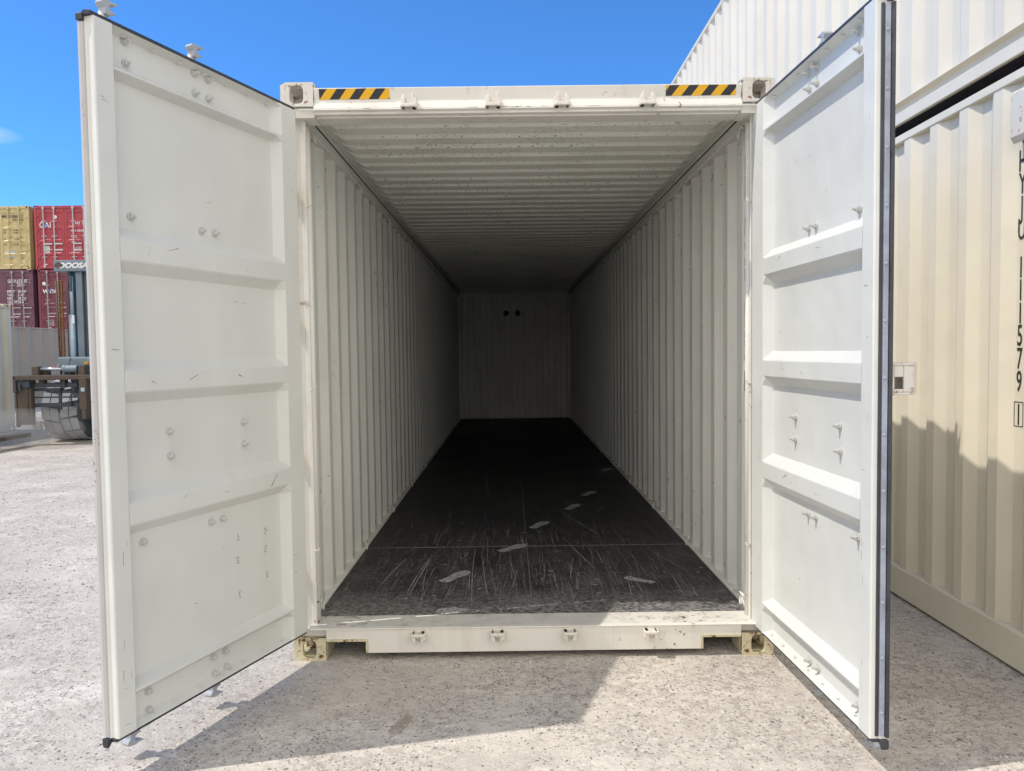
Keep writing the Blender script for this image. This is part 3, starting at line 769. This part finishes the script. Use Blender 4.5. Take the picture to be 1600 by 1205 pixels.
# ------------------------------------------------------------------ yard containers far at the left, stacked three high, doors to the camera
WT = flat('white_lettering', (.72,.72,.72), .5); BLU = flat('blue_lettering', (.03,.22,.62), .5); BK = flat('dark_lettering', (.05,.045,.04), .5)
GREY_P = flat('grey_notice', (.45,.5,.5), .6)
BARM = flat('weathered_bar_steel', (.48,.46,.47), .5)
def door_container(loc, pm, barm, label, top_detail=True, H=2.591):
    t = thing('shipping_container', loc, label, 'shipping container', 'containers stacked in the yard')
    W = 2.438; L = 6.06
    for xs, sgn in ((.007, 1), (W-.007, -1)):
        wl = MB(); P = corr_pts(.1, L-.1, .278, 0, .036, .072)
        wl.grid([[(xs+sgn*o, y, z) for y, o in P] for z in (.05, H-.03)]); wl.build('side_wall', pm, t)
    b = MB(); b.box(.01, W-.01, .05, L, H-.03, H-.01); b.build('roof', pm, t)
    b = MB(); b.box(.01, W-.01, .05, L, .06, .12); b.build('floor', pm, t)
    b = MB(); b.box(.02, W-.02, L-.02, L, .125, H-.035); b.build('end_wall', pm, t)
    hd = MB(); hd.box(.163, W-.163, .0, .08, H-.115, H-.012); hd.build('header', pm, t, bevel=.008)
    sl = MB(); sl.box(.163, W-.163, .0, .08, .03, .15); sl.build('sill', pm, t, bevel=.008)
    for x0 in (0, W-.16):
        c = MB(); c.box(x0, x0+.10 if x0 == 0 else x0+.16, .01, .12, .1185, H-.1185) if x0 == 0 else c.box(x0+.06, x0+.16, .01, .12, .1185, H-.1185)
        c.build('corner_post', pm, t, bevel=.01)
        for z0 in (0, H-.118):
            o = put('corner_casting', CAST_D[pm.name], t); o.location = (0 if x0 == 0 else W, 0, z0); o.scale = (1 if x0 == 0 else -1, 1, 1)
    doors = []
    for k in range(2):
        x0 = .105 + k*1.118; x1 = x0 + 1.108
        d = MB()
        zz = [(.16,.03),(.20,.03),(.23,.055),(.55,.055),(.58,.03),(.66,.03),(.69,.055),(1.08,.055),(1.11,.03),(1.19,.03),(1.22,.055),(1.62,.055),(1.65,.03),(1.73,.03),(1.76,.055),(2.28,.055),(2.31,.03),(2.47,.03)]
        zz = [(z*(H-.12)/2.47 if i else z, v) for i, (z, v) in enumerate(zz)]
        d.grid([[(x, v if e else .025, z) for z, v in zz] for x, e in ((x0,0),(x0+.08,0),(x0+.11,1),(x1-.11,1),(x1-.08,0),(x1,0))])
        dr = d.build('door', pm, t); doors.append(dr)
        for ub in (.29, .72) if k == 0 else (.38, .82):
            lb = MB(); lb.tube([(x0+ub, -.022, .06), (x0+ub, -.022, H-.05)], .021, 8)
            for z in (.14, H-.10): lb.box(x0+ub-.045, x0+ub+.045, -.035, .0, z-.05, z+.05)
            bar = lb.build('locking_bar', barm, dr)
            for z in (1.05, .80):
                hb = MB(); hb.box(x0+ub-.02, x0+ub+.33, -.035, -.0225, z-.030+random.uniform(-.03,.03), z+.016); hb.build('handle', barm, bar)
            for z in (.5, 1.35, 1.95):
                hb = MB(); hb.box(x0+ub-.1, x0+ub+.1, -.01, .024, z-.015, z+.015); hb.build('bar_guide', barm, bar)
        for z in (.45, 1.0, 1.6, 2.15):
            xx = x0-.04 if k == 0 else x1-.05
            hg = MB(); hg.box(xx, xx+.09, -.012, .0245, z-.04, z+.04)
            hg.build('hinge', pm, dr)
    return t, doors
CAST_D = {}
def cmat(name, c, chips=.9, **k):
    m = paint(name, c, chips=chips, dirt=.5, cs=7, **k); CAST_D[m.name] = casting_mesh('corner_casting', m, True); return m
TAN = cmat('faded_yellow_paint', (.50,.41,.20)); RED = cmat('faded_red_paint', (.36,.045,.06)); PUR = cmat('dark_purple_paint', (.135,.055,.085))
MAR = cmat('maroon_paint', (.16,.035,.05)); NAVY = cmat('navy_paint', (.03,.04,.10)); BRN = cmat('brown_paint', (.17,.08,.05))
YF = 27.0; XL = -22.06; XR = -19.42
def txt(s, par, x, z, size, mat, y=.022, sx=.8, **k):
    text(s, 'marking', mat, par, (x, y, z), (1,0,0), (0,0,1), size, sx=sx, bold=.002, ext=.001, **k)
dim = flat('dull_bar_steel', (.33,.29,.30), .6)
for xi, mats in ((XL, (NAVY, PUR, TAN)), (XR, (BRN, MAR, RED))):
    for lv, pm in enumerate(mats):
        nm = {'faded_yellow_paint':'faded yellow container with dark lettering on top of the far stack','faded_red_paint':'faded red container with a white and blue logo on top of the far stack',
              'dark_purple_paint':'dark purple container with white lettering under the yellow one','maroon_paint':'maroon container with a white word on its door under the red one',
              'navy_paint':'navy container at the foot of the far stack, under the purple one','brown_paint':'brown container at the foot of the far stack, under the maroon one'}[pm.name]
        t, ds = door_container((xi + (.0 if lv != 1 else .06), YF, lv*2.592), pm, TAN if pm is TAN else (BARM if lv == 2 else dim), nm)
        if pm is TAN:
            d = ds[1]; txt('MSCU', d, 1.33, 2.12, .16, BK); txt('100681 7', d, 1.70, 2.12, .16, BK); txt('CN 2210', d, 1.74, 1.98, .15, BK)
            for z in (1.68, 1.58, 1.48): txt('KG', d, 1.36, z, .09, BK, .052); txt('24 000\n52 910'[:6], d, 1.76, z, .09, BK, .052)
            for z in (1.22, 1.10, 1.0): txt('LB', d, 1.36, z, .09, BK, .052); txt('21 730', d, 1.76, z, .09, BK, .052)
            n = MB(); n.box(1.40, 1.78, .046, .052, .52, .78); n.build('notice', GREY_P, d)
            n = MB(); n.box(1.98, 2.22, .04, .047, .20, .42); n.build('notice', flat('yellow_notice', (.62,.52,.27)), d)
        if pm is RED:
            d = ds[0]; txt('CAI', d, .20, 1.70, .32, WT, .015, .95)
            txt('A', d, .385, 1.685, .30, BLU, .010, .75)
            n = MB(); n.box(.36, .58, .046, .052, .66, .96); n.build('notice', GREY_P, d)
            n = MB(); n.tube([(.86,.026,2.12),(.86,.018,2.12)], .075, 12); n.build('marking', WT, d)
            d = ds[1]; txt('CAIU', d, 1.55, 1.82, .17, WT); txt('562 903 1', d, 1.95, 1.82, .17, WT); txt('MAX GROSS', d, 1.48, 1.52, .13, WT); txt('TARE', d, 1.48, 1.28, .13, WT); txt('NET', d, 1.5, 1.05, .12, WT); txt('CU CAP', d, 1.56, .84, .11, WT)
        if pm is PUR:
            d = ds[1]; txt('GLDU', d, 1.40, 2.07, .19, WT); txt('553187 5', d, 1.76, 2.07, .19, WT); txt('22G1', d, 1.77, 1.92, .18, WT)
            for z, a, b_ in ((1.66,'MGW','30 480'),(1.52,'TARE','2 180'),(1.38,'NET','28 300'),(1.24,'CU.CAP','33.2')): txt(a, d, 1.36, z, .15, WT, .015); txt(b_, d, 1.80, z, .15, WT, .015)
        if pm is MAR:
            d = ds[0]; txt('w', d, .17, 1.62, .36, WT, .015, .95, shear=.1); txt('i', d, .39, 1.62, .36, BLU, .015, 1.3, shear=.25); txt('nd', d, .46, 1.62, .36, WT, .015, .95, shear=.1)
            n = MB(); n.tube([(.24,.026,2.02),(.24,.018,2.02)], .075, 12); n.build('marking', WT, d)
            n = MB(); n.box(.80, .95, .046, .052, 1.15, 1.27); n.build('notice', flat('pale_notice', (.55,.65,.7)), d)
            n = MB(); n.box(.32, .58, .046, .052, .28, .62); n.build('notice', flat('dull_notice', (.28,.22,.24)), d)
            txt('20', d, .30, 1.24, .08, WT, .052)
# low brown-grey container side and the cream one at the frame edge
rail_c = False
DUN = paint('dun_container_paint', (.34,.26,.18), chips=.3, dirt=.4); CAST_N = casting_mesh('corner_casting', DUN, True)
dun = plain_container('shipping_container', (-17.84, 17.4, 0), 6.06, 2.591, DUN, 'dull brown container standing in front of the far stack, its long side in shade', phase=.2, castmat=CAST_N, pitch=.62, flat=.22)
for i, ch in enumerate('GESU'):
    text(ch, 'marking', BK, dun, (2.438+.002, 4.62, 2.15-.13*i), (0,1,0), (0,0,1), .14, sx=.8, ext=.001)
PALE = paint('pale_yellow_container_paint', (.66,.57,.40), chips=.2, dirt=.3); CAST_P = casting_mesh('corner_casting', PALE, True)
plain_container('shipping_container', (-13.19, 6.24, 0), 6.06, 2.72, PALE, 'pale yellow container cut off by the left frame edge beside the lift truck', phase=.1, castmat=CAST_P)

# ------------------------------------------------------------------ container handler (lift truck) half hidden by the left door
def at(px, py, dep):
    q = Vector(((px-800)/FPX, -(py-602.5)/FPX, 1.0))
    return Vector(CAM) + (rgt*q.x + up*q.y + fwd*q.z)*dep
STEEL = flat('blue_grey_steel', (.16,.21,.25), .45); STEEL_L = flat('pale_blue_steel', (.33,.42,.50), .35); STEEL_D = flat('dark_slate_steel', (.05,.065,.08), .5)
RUSTC = paint('rusty_chain', (.20,.085,.03), chips=.8, dirt=.6, cs=40); MUD = paint('muddy_brown_steel', (.085,.066,.052), chips=.6, dirt=.8, cs=12, rough=.7)
TYRE = flat('dusty_tyre_rubber', (.10,.105,.11), .8); TREAD = flat('dusty_tread_block', (.42,.44,.46), .7)
CHROME = flat('bright_cylinder_rod', (.5,.56,.62), .25, .6); ORNG = flat('orange_hose_guard', (.55,.28,.06), .5)
YQ = 9.75
lt = thing('lift_truck', (-7.6, YQ, 0), 'dark blue-grey container lift truck with a rusty chain, half hidden behind the left door', 'lift truck')
def lp(px, py, dy=0): 
    d = 13.5 + dy; p = at(px, py, d); return p.x+7.6, p.z
def pbox(mb, px0, py0, px1, py1, y0, y1):
    x0, z1 = lp(px0, py0, y0); x1, z0 = lp(px1, py1, y0)
    mb.box(x0, x1, y0, y1, z0, z1)
# mast
m = MB(); pbox(m, 90, 408, 210, 424, .22, .5); beam = m.build('mast_crossbeam', STEEL, lt, bevel=.01)
x, z = lp(96.5, 420, .2)
text('DOOSAN', 'marking', WT, beam, (x, .215, z), (1,0,0), (0,0,1), .135, sx=1.12, bold=.006, ext=.002, shear=.25)
sc_ = MB(); x, z = lp(97, 415.5, .2); pts = [(x + .065*math.cos(a)*random.uniform(.8,1.2), z + .055*math.sin(a)*random.uniform(.8,1.1)) for a in [k*.52 for k in range(12)]]
sc_.prism(pts, lambda a, c, t: (a, .207+.006*t, c)); sc_.build('rust_patch', MUD, beam)
def rails(px0, px1, mat, name, y0=.3, y1=.55):
    q = MB(); x0, _ = lp(px0, 500, y0); x1, _ = lp(px1, 500, y0)
    q.box(x0, x1, y0, y1, .5, 3.30); return q.build(name, mat, lt, bevel=.01)
rails(112, 116, STEEL_D, 'mast_rail', .32, .6); rails(124, 134, STEEL, 'mast_rail', .3, .55); rails(137, 143, STEEL_D, 'mast_rail', .34, .6)
rails(176, 186, STEEL, 'mast_rail', .3, .55)
x0, _ = lp(117.5, 500, .3)
q = MB(); q.tube([(x0, .28, .9), (x0, .28, 2.35)], .05, 14); q.tube([(x0+.01, .28, 2.35), (x0+.01, .28, 3.05)], .03, 12); q.build('lift_cylinder', STEEL_L, lt, smooth=True)
q = MB(); pbox(q, 116, 493, 120, 506, .21, .225); q.build('notice', WT, lt)
q = MB(); pbox(q, 113.5, 432, 117, 456, .24, .3); q.build('mast_roller', STEEL_D, lt)
ch = MB()
for k in range(46):
    _, z = lp(100, 440, .2); xx, _ = lp(100.5 - 0*k, 440, .2)
    zz = z - k*.0365
    ch.tube([(xx-.030, .19, zz), (xx+.030, .19, zz)], .011, 6)
    ch.box(xx-.036+(.008 if k % 2 else 0), xx-.028+(.008 if k % 2 else 0), .172, .208, zz-.026, zz+.026)
    ch.box(xx+.028-(.008 if k % 2 else 0), xx+.036-(.008 if k % 2 else 0), .172, .208, zz-.026, zz+.026)
ch.build('lift_chain', RUSTC, lt)
q = MB(); x0, z0 = lp(93.5, 440, .2); q.tube([(x0, .2, z0), (x0+.01, .2, z0-1.0), (x0+.02, .22, z0-1.75)], .018, 8); x0, z0 = lp(105, 440, .2)
q.tube([(x0+.02, .24, z0), (x0+.03, .24, z0-1.7)], .012, 8); q.build('hose', MUD, lt, smooth=True)
# carriage and side shift cylinder
q = MB(); pbox(q, 92, 558, 145, 575, .05, .35); q.build('carriage', STEEL, lt, bevel=.03)
x0, z0 = lp(60, 577, -.15); x1, _ = lp(103, 577, -.15); x2, _ = lp(124, 577, -.15)
q = MB(); q.tube([(x0, -.15, z0), (x1, -.15, z0)], .028, 12); q.build('cylinder_rod', CHROME, lt, smooth=True)
q = MB(); q.tube([(x1, -.15, z0), (x2, -.15, z0)], .068, 16); q.tube([(x1-.01, -.15, z0), (x1+.03, -.15, z0)], .076, 16); q.build('side_shift_cylinder', STEEL, lt, bevel=.004)
q = MB(); pbox(q, 51, 573, 62, 590, -.22, -.08); pbox(q, 124, 571, 134, 590, -.24, -.06); q.build('cylinder_lug', MUD, lt, bevel=.01)
q = MB(); q.tube([lp(88,570)[0:1]+(0.1, lp(88,570)[1])+() if False else (lp(88,572)[0], .1, lp(88,572)[1]), (lp(92,563)[0], .1, lp(92,563)[1]), (lp(100,560)[0], .1, lp(100,560)[1])], .02, 8)
pbox(q, 82, 573, 93, 577, .02, .1); pbox(q, 133, 565, 140, 569, .0, .1); q.build('hose_guard', ORNG, lt)
# spreader frame
f_ = MB(); pbox(f_, 22, 587, 220, 592, -.3, .1); pbox(f_, 21, 588, 26, 614, -.3, -.05); pbox(f_, 24, 592, 28, 668, -.2, -.1)
pbox(f_, 124, 590, 136, 640, -.32, -.1); pbox(f_, 128, 640, 134, 655, -.32, -.15)
f_.build('carriage_frame', MUD, lt, bevel=.012)
q = MB(); pbox(q, 46, 599, 122, 605, -.12, .05); pbox(q, 54, 607, 96, 611, -.05, .05); q.build('spreader_beam', STEEL_D, lt, bevel=.01)
q = MB(); pbox(q, 27, 595, 47, 606, -.25, -.05); q.tube([(lp(34,594,-.2)[0], -.26, lp(34,594,-.2)[1]), (lp(43,594,-.2)[0], -.26, lp(43,594,-.2)[1])], .03, 10); q.build('fork_pivot', STEEL_D, lt, bevel=.01)
q = MB(); pbox(q, 28, 604, 45, 664, -.22, -.10); pbox(q, 45.2, 606, 50, 664, -.2, -.08); q.build('fork', MUD, lt, bevel=.012)
xf0, _ = lp(28, 660, -.2); xf1, _ = lp(50, 660, -.2)
q = MB(); q.box(xf0, xf1, -1.3, -.225, .17, .24); q.build('fork_blade', MUD, lt, bevel=.01)
q = MB(); pbox(q, 51.5, 659, 62, 672, -.1, 0); q.build('foot_block', flat('whitewashed_block', (.62,.6,.56), .7), lt, bevel=.01)
q = MB()
for py in (620, 631, 634): pbox(q, 48, py, 126, py+1.5, -.07, -.04)
pbox(q, 60, 630, 122, 635, -.06, -.02); q.build('guard_bar', STEEL_D, lt)
for (a0, b0, a1, b1, y0, y1, mt, nm) in ((30,600,33,612,-.30,-.26,STEEL_D,'plate'),(62,593,70,600,-.16,-.05,MUD,'bracket'),(96,592,103,606,-.16,-.05,MUD,'bracket'),(104,575,112,588,-.05,.1,STEEL_D,'valve_block'),(112,588,124,612,-.06,.1,STEEL_D,'bracket'),(66,578,76,587,-.02,.1,MUD,'bracket'),(127,606,133,612,-.345,-.325,STEEL_L,'plate'),(84,610,124,614,-.02,.06,STEEL_D,'guard_bar'),(92,612,96,640,-.05,.0,STEEL_D,'guard_bar')):
    q = MB(); pbox(q, a0, b0, a1, b1, y0, y1); q.build(nm, mt, lt, bevel=.008)
for k, (a0, b0, a1, b1) in enumerate(((104,580,96,606),(110,560,118,588),(86,574,80,590),(120,606,112,634))):
    X0, Z0 = lp(a0, b0, -.1); X1, Z1 = lp(a1, b1, -.1)
    q = MB(); q.tube([(X0, -.05, Z0), (X0*.6+X1*.4-.03, -.14, (Z0+Z1)/2+.02), (X1, -.08, Z1)], .014, 8); q.build('hose', STEEL_D, lt, smooth=True)
# tyres
def tyre(px0, px1, yc_, r, zc):
    x0, _ = lp(px0, 640, yc_-r); x1, _ = lp(px1, 640, yc_-r)
    t_ = MB(); n = 36; xc = (x0+x1)/2; w_ = (x1-x0)/2
    prof = [(-w_,.62),(-w_,.86),(-w_*.86,.955),(0,.965),(w_*.86,.955),(w_,.86),(w_,.62)]
    t_.grid([[(xc+a, yc_+r*b*math.sin(2*math.pi*k/n), zc+r*b*math.cos(2*math.pi*k/n)) for a, b in prof] for k in range(n+1)])
    o = t_.build('tyre', TYRE, lt, smooth=True)
    tb = MB(); nb = 13
    for k in range(nb):
        for sd in (-1, 1):
            for hx in (0, 1):
                a0 = 2*math.pi*(k+.06+(.0 if sd < 0 else .25))/nb; a1 = a0 + 2*math.pi*.84/nb
                u0 = .07+.45*hx; u1 = u0+.40
                P4 = []
                for rr in (.96, 1.0):
                    for u, aa in ((u0, a0+.10*(u0)), (u1, a0+.10*(u1)), (u1, a1+.10*u1), (u0, a1+.10*u0)):
                        P4.append((xc+sd*w_*u, yc_+r*rr*math.sin(aa), zc+r*rr*math.cos(aa)))
                b0 = len(tb.v); tb.v += P4
                for q4 in ((4,5,6,7),(0,1,5,4),(1,2,6,5),(2,3,7,6),(3,0,4,7)): tb.f.append(tuple(b0+i for i in q4)); tb.m.append(0)
    tb.build('tread', TREAD, o)
    hb = MB(); hb.tube([(xc-w_*.7, yc_, zc), (xc+w_*.7, yc_, zc)], r*.63, 24); hb.build('rim', STEEL_D, o)
tyre(62, 122, .75, .58, .58)
tyre(180, 240, .75, .58, .58)
q = MB(); q.box(-.9, 1.15, .7, 4.2, .55, 1.45); q.build('chassis', STEEL_D, lt, bevel=.05)
q = MB(); q.box(-.75, 1.0, 3.0, 4.6, .5, 1.9); q.build('counterweight', STEEL, lt, bevel=.1)
for xx in (-.35, .75): tyq = None
cb = MB()
for xx in (-.55, .85):
    for yy in (1.2, 2.7): cb.box(xx-.04, xx+.04, yy-.04, yy+.04, 1.45, 2.75)
cb.box(-.62, .92, 1.1, 2.8, 2.75, 2.85); cb.build('cab', STEEL, lt, bevel=.01)
# dust raised round the tyres
dz = MB(); n = 20
for i in range(9):
    pass
cx, cyy, cz, rx, ry, rzz = -8.75, 9.3, .28, 1.2, .55, .42
rows_ = []
for i in range(n//2+1):
    th = math.pi*i/(n//2)
    rows_.append([(cx+rx*math.sin(th)*math.cos(2*math.pi*k/n), cyy+ry*math.sin(th)*math.sin(2*math.pi*k/n), cz+rzz*math.cos(th)*(1 if math.cos(th) > 0 else .6)) for k in range(n+1)])
dz.grid(rows_)
dm = bpy.data.materials.new('dust_cloud'); dm.use_nodes = True; dn = dm.node_tree.nodes; dl_ = dm.node_tree.links
for q in list(dn):
    if q.type == 'BSDF_PRINCIPLED': dn.remove(q)
pv = dn.new('ShaderNodeVolumePrincipled'); pv.inputs['Color'].default_value = (.85,.84,.82,1); pv.inputs['Anisotropy'].default_value = .2
nz = dn.new('ShaderNodeTexNoise'); nz.inputs['Scale'].default_value = 2.2; tcn = dn.new('ShaderNodeTexCoord'); dl_.new(tcn.outputs['Object'], nz.inputs['Vector'])
mr = dn.new('ShaderNodeMapRange'); mr.inputs[1].default_value = .4; mr.inputs[2].default_value = .7; mr.inputs[3].default_value = .3; mr.inputs[4].default_value = 2.2
dl_.new(nz.outputs['Fac'], mr.inputs[0]); dl_.new(mr.outputs[0], pv.inputs['Density']); dl_.new(pv.outputs[0], dn['Material Output'].inputs['Volume'])
tag(dz.build('dust_cloud', dm, smooth=True), 'thin cloud of dust hanging low around the lift truck tyre', 'dust', kind='stuff')
